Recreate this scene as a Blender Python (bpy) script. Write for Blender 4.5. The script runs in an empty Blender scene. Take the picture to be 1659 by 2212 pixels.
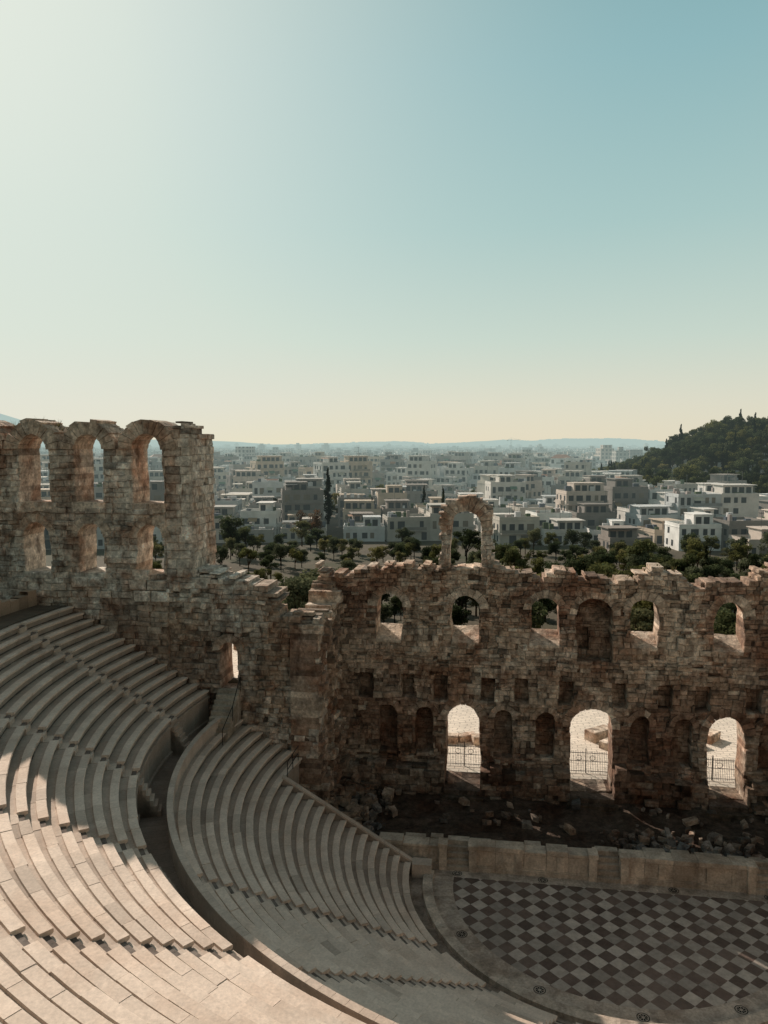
import bpy, math, random
import numpy as np
from mathutils import Vector, noise
R=random.Random(7)
sc=bpy.context.scene
sc.view_settings.view_transform='Standard'; sc.view_settings.look='None'; sc.view_settings.exposure=0
CAM=(-7.23,-47.3,27.0); YAW=8.2
Fv=(-math.sin(math.radians(YAW)),math.cos(math.radians(YAW))); Rv=(Fv[1],-Fv[0])
def P(az,D):
    a=math.radians(az); s,c=math.sin(a)*D,math.cos(a)*D
    return (CAM[0]+Rv[0]*s+Fv[0]*c, CAM[1]+Rv[1]*s+Fv[1]*c)
def nz(x,y,z=0): return noise.noise(Vector((x,y,z)))
# ---------------------------------------------------------------- mesh builder
class MB:
    def __init__(s): s.v=[];s.f=[];s.c=[];s.uv=None
    def poly(s,pts,col):
        n=len(s.v); s.v.extend(pts); s.f.append(tuple(range(n,n+len(pts)))); s.c.append(col)
    def hexa(s,p,col,skip=()):
        n=len(s.v); s.v.extend(p)
        for i,q in enumerate(((0,3,2,1),(4,5,6,7),(0,1,5,4),(1,2,6,5),(2,3,7,6),(3,0,4,7))):
            if i in skip: continue
            s.f.append(tuple(n+k for k in q)); s.c.append(col)
    def box(s,x0,x1,y0,y1,z0,z1,col,xf=None,skip=()):
        p=[(x0,y0,z0),(x1,y0,z0),(x1,y1,z0),(x0,y1,z0),(x0,y0,z1),(x1,y0,z1),(x1,y1,z1),(x0,y1,z1)]
        if xf: p=[xf(*q) for q in p]
        s.hexa(p,col,skip)
    def build(s,name,mat,parent=None,smooth=False,recalc=False):
        me=bpy.data.meshes.new(name); me.from_pydata(s.v,[],s.f)
        ca=me.color_attributes.new('Col','FLOAT_COLOR','CORNER')
        cnt=np.array([len(f) for f in s.f]); cc=np.array([(c[0],c[1],c[2],1.0) for c in s.c],dtype=np.float32)
        ca.data.foreach_set('color',np.repeat(cc,cnt,axis=0).ravel())
        if s.uv is not None:
            ul=me.uv_layers.new(name='UVMap'); ul.data.foreach_set('uv',np.array(s.uv,dtype=np.float32).ravel())
        me.materials.append(mat)
        if smooth: me.polygons.foreach_set('use_smooth',[True]*len(me.polygons))
        me.update()
        ob=bpy.data.objects.new(name,me); sc.collection.objects.link(ob)
        if parent: ob.parent=parent
        return ob
def empty(name):
    e=bpy.data.objects.new(name,None); sc.collection.objects.link(e); return e
def mul(c,k): return (c[0]*k,c[1]*k,c[2]*k)
def mixc(a,b,t): return tuple(a[i]*(1-t)+b[i]*t for i in range(3))
# ---------------------------------------------------------------- materials
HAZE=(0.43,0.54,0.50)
def newmat(name):
    m=bpy.data.materials.new(name); m.use_nodes=True; nt=m.node_tree; nt.nodes.clear(); return m,nt
def N(nt,t,**k):
    n=nt.nodes.new(t)
    for a,b in k.items(): setattr(n,a,b)
    return n
def math_n(nt,op,a,b=None,clamp=False):
    n=N(nt,'ShaderNodeMath',operation=op,use_clamp=clamp)
    for i,x in enumerate((a,b)):
        if x is None: continue
        if isinstance(x,(int,float)): n.inputs[i].default_value=x
        else: nt.links.new(x,n.inputs[i])
    return n.outputs[0]
def noise_n(nt,vec,scale,detail=4,rough=.6):
    n=N(nt,'ShaderNodeTexNoise'); n.inputs['Scale'].default_value=scale; n.inputs['Detail'].default_value=detail; n.inputs['Roughness'].default_value=rough
    nt.links.new(vec,n.inputs['Vector']); return n.outputs['Fac']
def ramp_n(nt,fac,stops):
    n=N(nt,'ShaderNodeValToRGB'); e=n.color_ramp.elements
    while len(e)<len(stops): e.new(.5)
    for i,(p,c) in enumerate(stops):
        e[i].position=p; e[i].color=(c[0],c[1],c[2],1) if isinstance(c,tuple) else (c,c,c,1)
    nt.links.new(fac,n.inputs[0]); return n.outputs[0]
def mix_n(nt,fac,a,b,bt='MIX'):
    n=N(nt,'ShaderNodeMix',data_type='RGBA',blend_type=bt)
    for s,x in ((n.inputs[0],fac),(n.inputs[6],a),(n.inputs[7],b)):
        if isinstance(x,(int,float)): s.default_value=x
        elif isinstance(x,tuple): s.default_value=(x[0],x[1],x[2],1)
        else: nt.links.new(x,s)
    return n.outputs[2]
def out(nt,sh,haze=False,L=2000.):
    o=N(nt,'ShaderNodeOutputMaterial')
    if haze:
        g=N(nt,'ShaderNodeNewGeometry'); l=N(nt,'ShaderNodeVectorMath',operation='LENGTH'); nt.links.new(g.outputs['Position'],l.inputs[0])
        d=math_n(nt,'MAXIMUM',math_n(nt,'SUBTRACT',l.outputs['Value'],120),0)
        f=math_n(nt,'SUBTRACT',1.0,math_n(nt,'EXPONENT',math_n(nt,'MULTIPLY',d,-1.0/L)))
        e=N(nt,'ShaderNodeEmission'); e.inputs[0].default_value=(*HAZE,1); e.inputs[1].default_value=1  # haze painted into the surface as glowing colour, stronger further from the origin
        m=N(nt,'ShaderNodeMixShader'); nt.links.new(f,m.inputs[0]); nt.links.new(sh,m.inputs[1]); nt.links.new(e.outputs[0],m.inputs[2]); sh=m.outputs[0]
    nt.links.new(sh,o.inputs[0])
def princ(nt,col,rough=.9,bump=None,bs=.5,bd=.05,spec=.2):
    b=N(nt,'ShaderNodeBsdfPrincipled'); b.inputs['Roughness'].default_value=rough; b.inputs['Specular IOR Level'].default_value=spec
    if isinstance(col,tuple): b.inputs['Base Color'].default_value=(*col,1)
    else: nt.links.new(col,b.inputs['Base Color'])
    if bump is not None:
        bn=N(nt,'ShaderNodeBump'); bn.inputs['Strength'].default_value=bs; bn.inputs['Distance'].default_value=bd
        nt.links.new(bump,bn.inputs['Height']); nt.links.new(bn.outputs[0],b.inputs['Normal'])
    return b.outputs[0]
def attr(nt):
    a=N(nt,'ShaderNodeAttribute',attribute_name='Col'); return a.outputs['Color']
def pos(nt):
    return N(nt,'ShaderNodeNewGeometry').outputs['Position']
def stone_mat(name,g1=1.2,g2=6,lo=.45,hi=1.35,stain=.5,bd=.08,staincol=(.35,.22,.16),fine=.8,dark=0.,pale=0.):
    m,nt=newmat(name); p=pos(nt)
    a=noise_n(nt,p,g1,6,.65); b=noise_n(nt,p,g2,5,.7); c=noise_n(nt,p,.35,5,.65)
    col=mix_n(nt,1.0,attr(nt),ramp_n(nt,a,[(.30,lo),(.5,.95),(.70,hi)]),'MULTIPLY')
    col=mix_n(nt,fine,col,ramp_n(nt,b,[(.3,.5),(.52,1.0),(.75,1.5)]),'MULTIPLY')
    col=mix_n(nt,math_n(nt,'MULTIPLY',ramp_n(nt,c,[(.48,0.),(.62,1.)]),stain),col,mix_n(nt,1.,col,staincol,'MULTIPLY'))
    if dark>0:
        v=N(nt,'ShaderNodeVectorMath',operation='MULTIPLY_ADD'); nt.links.new(p,v.inputs[0]); v.inputs[1].default_value=(1.,1.,.45); v.inputs[2].default_value=(31,17,5)
        d=noise_n(nt,v.outputs[0],.8,6,.7)
        col=mix_n(nt,math_n(nt,'MULTIPLY',ramp_n(nt,d,[(.54,0.),(.66,1.)]),dark),col,mix_n(nt,1.,col,(.32,.28,.27),'MULTIPLY'))
        v2=N(nt,'ShaderNodeVectorMath',operation='ADD'); nt.links.new(p,v2.inputs[0]); v2.inputs[1].default_value=(-11,47,25)
        d2=noise_n(nt,v2.outputs[0],.9,6,.7)
        col=mix_n(nt,math_n(nt,'MULTIPLY',ramp_n(nt,d2,[(.54,0.),(.64,1.)]),pale),col,mix_n(nt,1.,col,(1.45,1.52,1.6),'MULTIPLY'))
    h=math_n(nt,'ADD',math_n(nt,'MULTIPLY',a,.6),math_n(nt,'MULTIPLY',b,.6))
    out(nt,princ(nt,col,.92,h,.9,bd)); return m
M_RUIN=stone_mat('weathered_stone',g1=1.7,g2=5,staincol=(.60,.41,.33),stain=.8,bd=.2,lo=.42,hi=1.5,dark=.75,pale=.85)
M_MARBLE=stone_mat('seat_marble',g1=.8,g2=9,lo=.86,hi=1.10,stain=.35,bd=.008,staincol=(.78,.67,.60),fine=.35)
M_PULP=stone_mat('stage_marble',g1=1.,g2=7,lo=.6,hi=1.25,stain=.5,bd=.02,staincol=(.5,.42,.36),fine=.6,dark=.4,pale=.2)
def plain(name,col,rough=.7,metal=0):
    m,nt=newmat(name); b=N(nt,'ShaderNodeBsdfPrincipled'); b.inputs['Roughness'].default_value=rough; b.inputs['Metallic'].default_value=metal
    n=noise_n(nt,pos(nt),3.,3); nt.links.new(mix_n(nt,1.,col,ramp_n(nt,n,[(.3,.8),(.7,1.2)]),'MULTIPLY'),b.inputs['Base Color']); out(nt,b.outputs[0]); return m
M_IRON=plain('dark_iron',(.03,.028,.026),.5,.6)
def foliage_mat(name):
    m,nt=newmat(name); c=attr(nt)
    oi=N(nt,'ShaderNodeObjectInfo'); c=mix_n(nt,1.,c,ramp_n(nt,oi.outputs['Random'],[(0,(.55,.6,.62)),(.5,(1.,1.,1.)),(1,(1.8,1.45,1.))]),'MULTIPLY')
    d=N(nt,'ShaderNodeBsdfDiffuse'); t=N(nt,'ShaderNodeBsdfTranslucent'); nt.links.new(c,d.inputs[0]); nt.links.new(c,t.inputs[0])
    x=N(nt,'ShaderNodeMixShader'); x.inputs[0].default_value=.3; nt.links.new(d.outputs[0],x.inputs[1]); nt.links.new(t.outputs[0],x.inputs[2])
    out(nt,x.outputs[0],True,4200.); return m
M_FOL=foliage_mat('foliage')
def building_mat(name,windows):
    m,nt=newmat(name); c=attr(nt)
    n=noise_n(nt,pos(nt),.35,4); c=mix_n(nt,1.,c,ramp_n(nt,n,[(.3,.78),(.7,1.1)]),'MULTIPLY')
    if windows:
        uv=N(nt,'ShaderNodeUVMap',uv_map='UVMap'); s=N(nt,'ShaderNodeSeparateXYZ'); nt.links.new(uv.outputs[0],s.inputs[0])
        fx=math_n(nt,'FRACT',math_n(nt,'DIVIDE',s.outputs[0],3.3)); fy=math_n(nt,'FRACT',math_n(nt,'DIVIDE',s.outputs[1],3.1))
        wx=math_n(nt,'LESS_THAN',fx,.52); wy=math_n(nt,'MULTIPLY',math_n(nt,'GREATER_THAN',fy,.2),math_n(nt,'LESS_THAN',fy,.8))
        ok=math_n(nt,'GREATER_THAN',s.outputs[1],.05)
        f=math_n(nt,'MULTIPLY',math_n(nt,'MULTIPLY',wx,wy),ok); f=math_n(nt,'MULTIPLY',f,.85)
        c=mix_n(nt,f,c,(.05,.055,.06))
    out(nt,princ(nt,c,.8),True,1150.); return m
M_BLD=building_mat('painted_render',False); M_CITY=building_mat('distant_render',True)
def ground_mat():
    m,nt=newmat('ground_soil'); p=pos(nt)
    a=noise_n(nt,p,.05,6,.6); b=noise_n(nt,p,1.5,5,.7)
    col=ramp_n(nt,a,[(.35,(.07,.06,.042)),(.5,(.10,.085,.06)),(.65,(.05,.058,.03))])
    col=mix_n(nt,.7,col,ramp_n(nt,b,[(.3,.6),(.7,1.3)]),'MULTIPLY')
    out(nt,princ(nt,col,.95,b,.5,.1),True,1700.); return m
M_GROUND=ground_mat()
# ---------------------------------------------------------------- terrain
def sm(x,a,b):
    t=np.clip((x-a)/(b-a),0,1); return t*t*(3-2*t)
HC=P(33.5,500); MC=P(-31,9500); SH=P(13.5,760)
def hillf(x,y):
    dx=np.asarray(x)-HC[0]; dy=np.asarray(y)-HC[1]
    s=dx*Rv[0]+dy*Rv[1]; f=dx*Fv[0]+dy*Fv[1]; fw=np.where(f<0,135.,118.)
    return 52*np.exp(-np.abs(s/128.)**5-(f/fw)**2)*(1+.12*np.sin(s/31.)*np.exp(-(f/60.)**2))
def terrain(x,y):
    x=np.asarray(x,float); y=np.asarray(y,float)
    d=np.hypot(x,y)
    z=np.interp(d,[0,95,230,400,900,2500,5000,8000,9500,13000],[1.45,1.45,-15,-20,-28,-21,2,34,46,40])
    far=sm(d,3500,8000)
    z=z+far*(24*np.sin(x/900.+1)+16*np.sin(x/370.+y/1500.)+9*np.sin(x/170.+2.)+5*np.sin(x/83.))
    mid=sm(d,350,800)*(1-sm(d,3000,5000))
    z=z+mid*(3*np.sin(x/140.+y/210.)+2.5*np.sin(x/95.-y/160.+1))
    z=z+hillf(x,y)
    z=z+20*np.exp(-(((x-SH[0])**2)/(2*150**2)+((y-SH[1])**2)/(2*150**2)))
    z=z+430*np.exp(-(((x-MC[0])**2+(y-MC[1])**2)/(2*900**2)))
    r=np.hypot(x,y+1.5)
    plat=10.2*sm(np.abs(x),20.5,22.5)*(1-sm(y,17,32))*(1-sm(np.abs(x),60,110))
    front=np.maximum(z,plat)
    back=np.interp(r,[0,40.2,40.6,45.5,60,300],[-.4,-.4,15.6,25.2,25.3,27])
    W=1-sm(y,-28,-6)
    bk=np.where(r<40.3,-.4,15.6+(back-15.6)*W)
    res=np.where(y<3.9,bk,front)
    res=np.where((y>=3.9)&(y<10.4)&(np.abs(x)<20.2),-.4,res)
    return res
xs=[i*1.0 for i in range(-62,63)]
g=62.;pos_=[]
while g<13000: g=g*1.055+.6; pos_.append(g)
ax=np.array([-q for q in reversed(pos_)]+xs+pos_)
X,Y=np.meshgrid(ax,ax); Z=terrain(X,Y)
n=len(ax); vs=np.stack([X.ravel(),Y.ravel(),Z.ravel()],1)
idx=np.arange(n*n).reshape(n,n)
fs=np.stack([idx[:-1,:-1].ravel(),idx[:-1,1:].ravel(),idx[1:,1:].ravel(),idx[1:,:-1].ravel()],1)
me=bpy.data.meshes.new('ground'); me.from_pydata(vs.tolist(),[],fs.tolist()); me.materials.append(M_GROUND)
me.polygons.foreach_set('use_smooth',[True]*len(me.polygons))
sc.collection.objects.link(bpy.data.objects.new('ground',me))
def th(x,y): return float(terrain(x,y))
# ---------------------------------------------------------------- block walls
PALE=(.68,.565,.455);MID=(.48,.36,.27);BRN=(.29,.195,.14);RED=(.33,.18,.125)
def op(c,w,zb,zt,arch=True,depth=None): return dict(c=c,w=w,zb=zb,zt=zt,arch=arch,depth=depth)
def ohw(o,z):
    if z<o['zb'] or z>=o['zt']: return None
    if o['arch']:
        r=o['w']/2; sp=o['zt']-r
        if z>sp: return math.sqrt(max(r*r-(z-sp)**2,0))
    return o['w']/2
def block(mb,xf,s0,s1,z0,z1,f,b,col,rng,ch=.035,cz0=True,cz1=True,jag=.035):
    a=ch if cz0 else 0; c=ch if cz1 else 0
    j=lambda k: rng.uniform(-k,k)
    q=[(s0,f+ch+.03,z0),(s1,f+ch+.03,z0),(s1,f+ch+.03,z1),(s0,f+ch+.03,z1)]
    i=min(ch,(s1-s0)*.25); g=lambda: rng.uniform(.4,2.2)
    fr=[(s0+i*g(),f+j(jag),z0+a*g()),(s1-i*g(),f+j(jag),z0+a*g()),(s1-i*g(),f+j(jag),z1-c*g()),(s0+i*g(),f+j(jag),z1-c*g())]
    k=[(s0,b,z0),(s1,b,z0),(s1,b,z1),(s0,b,z1)]
    n=len(mb.v); mb.v.extend([xf(*p) for p in q+fr+k])
    F=[(4,5,6,7),(0,1,5,4),(1,2,6,5),(2,3,7,6),(3,0,4,7),(8,9,1,0),(9,10,2,1),(10,11,3,2),(11,8,0,3),(11,10,9,8)]
    for t in F: mb.f.append(tuple(n+u for u in t)); mb.c.append(col)
def block_wall(mb,s0,s1,zbot,top,thick,ops,xf,colfn,front=lambda s,z:0,ch_h=(.3,.5),bl=(.45,1.1),rng=R,jit=.05,miss=.03,endj=(0,0),ch=.035,jag=.04,tj=.14):
    ztop=max(top(s0+(s1-s0)*i/60.) for i in range(61))+.4
    z=zbot
    while z<ztop:
        h=rng.uniform(*ch_h); s=s0+rng.uniform(-endj[0],endj[0]); e=s1+rng.uniform(-endj[1],endj[1])
        curved=any(o['arch'] and z+h>o['zt']-o['w']/2-.05 and z<o['zt'] for o in ops)
        while s<e-.01:
            l=rng.uniform(*bl); s2=s+l
            if rng.random()<.15: s2=s+l*.45
            if e-s2<bl[0]*.6: s2=e
            mid=(s+s2)/2; tz=top(mid)+rng.uniform(-tj,tj)
            if z<tz-.08:
                zz=min(z+h,tz); col=colfn(mid,z+h/2,rng)
                f=front(mid,z)+rng.gauss(0,jit)
                if rng.random()<miss: f+=rng.uniform(.12,.3); col=mul(col,.7)
                ns=4 if curved else 1
                for k in range(ns):
                    a=z+(zz-z)*k/ns; b=z+(zz-z)*(k+1)/ns; zm=(a+b)/2
                    cuts={s,s2}; act=[]
                    for o in ops:
                        hw=ohw(o,zm)
                        if hw is None: continue
                        act.append((o['c']-hw,o['c']+hw,o))
                        for q in (o['c']-hw,o['c']+hw):
                            if s<q<s2: cuts.add(q)
                    cs=sorted(cuts)
                    for p,q in zip(cs[:-1],cs[1:]):
                        if q-p<.01: continue
                        m=(p+q)/2; inside=[o for (u,w,o) in act if u<m<w]
                        if inside:
                            if any(o['depth'] is None for o in inside): continue
                            dd=max(o['depth'] for o in inside)
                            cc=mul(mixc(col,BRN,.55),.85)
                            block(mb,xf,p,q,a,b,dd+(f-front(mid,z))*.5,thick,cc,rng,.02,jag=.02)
                        else:
                            block(mb,xf,p,q,a,b,f,thick,col,rng,ch,k==0,k==ns-1,jag)
            s=s2
        z+=h
def voussoirs(mb,xf,c,w,zt,t,d0,d1,colfn,rng=R,n=None):
    r=w/2; zc=zt-r; n=n or max(7,int(math.pi*(r+t/2)/.42)|1)
    for i in range(n):
        a0=math.pi*i/n+.012; a1=math.pi*(i+1)/n-.012
        tt=t*rng.uniform(.85,1.12); f=d0+rng.uniform(-.04,.04); r0=r-rng.uniform(0,.03)
        pts=[]
        for d in (f,d1):
            for (rr,a) in ((r0,a0),(r+tt,a0),(r+tt,a1),(r0,a1)):
                pts.append(xf(c+rr*math.cos(a),d,zc+rr*math.sin(a)))
        mb.hexa(pts,colfn(c,zc+r,rng))
def cf_scene(s,z,rng):
    t=nz(s*.22,z*.3,1)*1.2+nz(s*.9,z*1.1,4)*.8
    c=mixc(MID,PALE,min(max(.45+t*1.1+rng.uniform(-.38,.38),0),1))
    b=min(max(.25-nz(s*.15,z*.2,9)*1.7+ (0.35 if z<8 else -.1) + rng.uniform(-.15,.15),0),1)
    c=mixc(c,mixc(BRN,RED,.45),b*.85)
    if rng.random()<.12: c=mixc(c,PALE,.75)
    if rng.random()<.11: c=mul(c,.48)
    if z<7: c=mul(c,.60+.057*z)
    return mul(c,rng.uniform(.78,1.17))
def cf_tower(s,z,rng):
    G=(.70,.635,.55)
    t=.75+nz(s*.25,z*.25,3)*1.5+rng.uniform(-.3,.3)
    c=mixc(MID,G,min(max(t,0),1))
    b=min(max(.05-nz(s*.2,z*.2,8)*1.7+(0.35 if z<14 else 0),0),1)
    c=mixc(c,BRN,b*.75)
    if rng.random()<.06: c=mul(c,.6)
    return mul(c,rng.uniform(.82,1.15))
def cf_ash(s,z,rng): return mul(mixc((.73,.66,.57),MID,rng.random()*.35),rng.uniform(.8,1.1))
def cf_vous(s,z,rng): return mul(mixc(PALE,MID,rng.random()*.7),rng.uniform(.78,1.02))
def warp(s,z,k=1.): 
    return s+k*(.18*nz(s*.45,z*.45,31)+.07*nz(s*1.6,z*1.6,32)), z+k*(.16*nz(s*.4,z*.5,33)+.08*nz(s*1.3,z*1.3,34))
# --- scene wall
V0=9.4
def xs_(s,d,z):
    a,b=warp(s,z); return (a,V0+d,b)
ops=[]
for c in (-15,-9.3,-3.5,3.5,9.3,15): ops.append(op(c,2.0,12.3,15.9))
ops.append(op(0,2.6,11.2,15.95,depth=1.05)); ops.append(op(-.72,.8,11.9,13.6,False,1.75))
for c in (1.9,5.1,7.65,11.1,13.6,16.8):
    for sg in (-1,1): ops.append(op(c*sg,1.05+R.uniform(-.08,.08),8.0+R.uniform(-.1,.1),9.75+R.uniform(-.15,.1),False,.95))
for c in (3.4,6.4,12.3,15.1):
    for sg in (-1,1): ops.append(op(c*sg,1.35,3.7,7.35,True,.85))
doors=[(0,3.0,7.75),(-9.4,2.55,7.6),(9.4,2.55,7.6)]
for c,w,t in doors: ops.append(op(c,w,1.5,t))
def top_scene(s):
    z=17.55+nz(s*.35,0,5)*.7+nz(s*1.5,0,7)*.5
    z+=np.interp(s,[-21,-19.5,-16,-11,-7,-3,-1.2,-1,3,3.2,6,6.1,9.2,11,11.2,14,21],[-.1,-.1,.3,.35,.3,.15,.1,-.3,-.35,.5,.4,-.25,-.3,-.25,.55,.45,.2])
    return float(z)
scene_wall=empty('roman_stage_wall')
mb=MB()
def fr_scene(s,z):
    f=nz(s*.5,z*.5,2)*.24+nz(s*1.3,z*1.3,12)*.12
    for c in (-17.9,-12.2,-6.4,-1.9,1.9,6.4,12.2):
        if abs(s-c)<.75 and z>10.2: f-=.14
    if z>16.4: f-=.12
    if 7.5<z<7.95 or 10.0<z<10.35: f-=.07
    return f
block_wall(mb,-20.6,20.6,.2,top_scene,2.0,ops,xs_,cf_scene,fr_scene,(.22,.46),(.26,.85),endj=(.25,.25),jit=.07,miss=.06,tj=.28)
for c in (-15,-9.3,-3.5,3.5,9.3,15): voussoirs(mb,xs_,c,2.0,15.9,.6,-.16,.5,cf_vous)
voussoirs(mb,xs_,0,2.6,15.95,.55,-.14,.4,cf_scene)
for c in (3.4,6.4,12.3,15.1):
    for sg in (-1,1): voussoirs(mb,xs_,c*sg,1.35,7.35,.42,-.11,.4,cf_scene)
for c,w,t in doors: voussoirs(mb,xs_,c,w,t,.62,-.14,.6,cf_scene)
for c in (-15,-9.3,-3.5,3.5,9.3,15):
    for k in range(3):
        a=c-1+k*.667; b=a+.66; col=mul(PALE,R.uniform(.9,1.15))
        mb.hexa([xs_(a,-.06,12.15),xs_(b,-.06,12.15),xs_(b,1.95,12.15),xs_(a,1.95,12.15),xs_(a,-.06,12.36),xs_(b,-.06,12.36),xs_(b,1.95,13.15),xs_(a,1.95,13.15)],col)
mb.build('wall_masonry',M_RUIN,scene_wall)
mb=MB()
def top_arch(s):
    dx=s+9.3; r=2.0
    return 21.2+math.sqrt(max(r*r-dx*dx,0))*1.02+nz(s*2,1,1)*.2 if abs(dx)<r else 0
block_wall(mb,-11.25,-7.4,17.4,top_arch,1.4,[op(-9.35,2.25,17.9,22.15)],lambda s,d,z:xs_(s,d+.25,z),cf_tower,ch_h=(.3,.45),bl=(.4,.8),endj=(.16,.16),jit=.07)
voussoirs(mb,lambda s,d,z:xs_(s,d+.25,z),-9.35,2.25,22.15,.9,-.12,1.45,cf_vous)
mb.build('standing_arch',M_RUIN,scene_wall)
mb=MB()
def top_pl(s): return 3.05+nz(s*.6,3,3)*.7+nz(s*2.2,1,3)*.5
block_wall(mb,-19,20.5,.1,top_pl,1.0,[op(c,w+.1,1.35,9,False) for c,w,t in doors],lambda s,d,z:(s,V0-.95+d,z),lambda s,z,r:mul(cf_scene(s,z,r),.8),lambda s,z:nz(s*.5,z*.7,6)*.35,(.35,.6),(.5,1.3),jit=.12,miss=.12)
for c,w,t in doors:
    mb.box(c-w/2-.05,c+w/2+.05,V0-1.2,V0+2.3,.3,1.47,(.12,.09,.07))
    mb.box(c-w/2-.3,c+w/2+.3,V0-1.65,V0-1.2,.3,1.1,(.10,.075,.055))
mb.build('plinth',M_RUIN,scene_wall)
# --- left analemma tower (and mirrored right one)
def tower(sign,name):
    par=empty(name)
    def xt(s,d,z):
        a,b=warp(s,z,.8); return (a*sign,2.8+d,b)
    cs=[-39.2,-35.1,-30.8,-43.4,-47.6,-51.8]
    ops=[]
    for c in cs:
        ops.append(op(c,2.1,23.0,27.7)); ops.append(op(c+.02,1.95,18.0,21.55))
    def top(s):
        for c in cs[:3]:
            if abs(s-c)<1.7: return 26.75+math.sqrt(1.7**2-(s-c)**2)
        if s<-41.5: return 27.3+nz(s,2,2)*.4
        return 26.8
    mb=MB()
    block_wall(mb,-60,-29.6,4,top,2.5,ops,xt,cf_tower,lambda s,z:nz(s*.4,z*.4,5)*.18+nz(s*1.2,z*1.2,15)*.08-(.12 if 22.2<z<22.7 else 0),(.3,.55),(.4,1.2),jit=.06)
    for c in cs:
        voussoirs(mb,xt,c,2.1,27.7,1.0,-.14,2.55,cf_vous)
        voussoirs(mb,xt,c+.02,1.95,21.55,.55,-.12,.6,cf_vous)
        for k in range(2):
            mb.box(c-1.3+k*1.3+.01,c+k*1.3-.01,-.16+R.uniform(-.03,.03),.5,22.3+R.uniform(0,.1),22.98,mul(PALE,R.uniform(.95,1.15)),lambda x,y,z:xt(x,y,z))
    for (a,b) in ((-32.3,16.9),(-31.0,16.9),(-29.9,16.9),(-32.0,16.1),(-30.7,16.1),(-36.6,17.0),(-35.4,17.0),(-32.0,17.6)):
        block(mb,xt,a,a+1.2,b,b+.72,-.16,.3,cf_ash(0,0,R),R,.04)
    block_wall(mb,-29.6,-27.75,17.9,lambda s:27.9+nz(s*2,0,0)*.3,4.0,[],xt,lambda s,z,r:cf_ash(s,z,r) if s>-28.9 else cf_tower(s,z,r),lambda s,z:0,(.5,.75),(.7,1.2),endj=(0,.12),jit=.04)
    block_wall(mb,-28.9,-27.5,27.7,lambda s:28.4+nz(s*3,0,0)*.5,2.0,[],xt,cf_tower,ch_h=(.3,.4),bl=(.4,.8),endj=(.1,.2))
    block_wall(mb,2.85,6.85,17.9,lambda s:27.7,.35,[],lambda s,d,z:((-27.55-d)*sign,s,z),cf_ash,ch_h=(.45,.7),bl=(.7,1.5),jit=.05,miss=.04)
    def top2(s):
        if s<-21.9: return float(np.interp(s,[-29.6,-27,-24,-22.6,-21.9],[18.1,18.2,17.6,17.5,16.7]))+nz(s*1.3,3,0)*.3
        return 15.2+nz(s*1.2,5,0)*.5
    block_wall(mb,-29.6,-18.9,0,top2,2.5,[op(-25.2,1.25,10.2,13.5)],xt,cf_tower,lambda s,z:nz(s*.5,z*.5,5)*.4+nz(s*1.2,z*1.2,15)*.2,(.26,.5),(.32,.95),jit=.1,miss=.08,tj=.25)
    voussoirs(mb,xt,-25.2,1.25,13.5,.5,-.14,.6,cf_vous)
    mb.build('wall_masonry',M_RUIN,par)
    mb=MB()
    def top3(s): return float(np.interp(s,[2.8,4.5,6,7.5,9.4],[14.9,15.5,14.6,15.6,16.6]))+nz(s*1.5,9,0)*.5
    block_wall(mb,2.6,9.5,0,top3,2.0,[],lambda s,d,z:((-18.85-d)*sign,s,z),lambda s,z,r:cf_scene(s+30,z,r),lambda s,z:nz(s*.7,z*.5,11)*.8-max(0,(8-z))*.05,(.28,.5),(.35,.85),jit=.16,miss=.1,tj=.25)
    mb.build('return_wall',M_RUIN,par)
    mb=MB()
    for k in range(9):
        z=10.2-k*.27; y=2.8-k*.34
        mb.box((-25.95)*sign,(-24.45)*sign,y-.36,y+.02,7.0,z,mul((.5,.43,.35),R.uniform(.8,1.1)))
    mb.build('door_steps',M_PULP,par)
tower(-1,'east_analemma_wall')
tower(1,'west_analemma_wall')
mb=MB()
def weed(x,y,z,s):
    for _ in range(14):
        a=R.uniform(0,6.28); l=s*R.uniform(.5,1.2); dx,dy=math.cos(a)*l*.45,math.sin(a)*l*.45; w_=.025
        mb.poly([(x-w_,y,z),(x+w_,y,z),(x+dx,y+dy,z+l)],mul((.20,.17,.08),R.uniform(.5,1.2)))
for k in range(26): weed(R.uniform(-41,-37.5),2.8+R.uniform(.3,2),28.0+R.uniform(-.4,.3),R.uniform(.3,.8))
for k in range(60):
    s=R.uniform(-19,19); weed(s,V0+R.uniform(.2,1.6),top_scene(s)-.1,R.uniform(.15,.5))
mb.build('dry_weeds',M_FOL)
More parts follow.
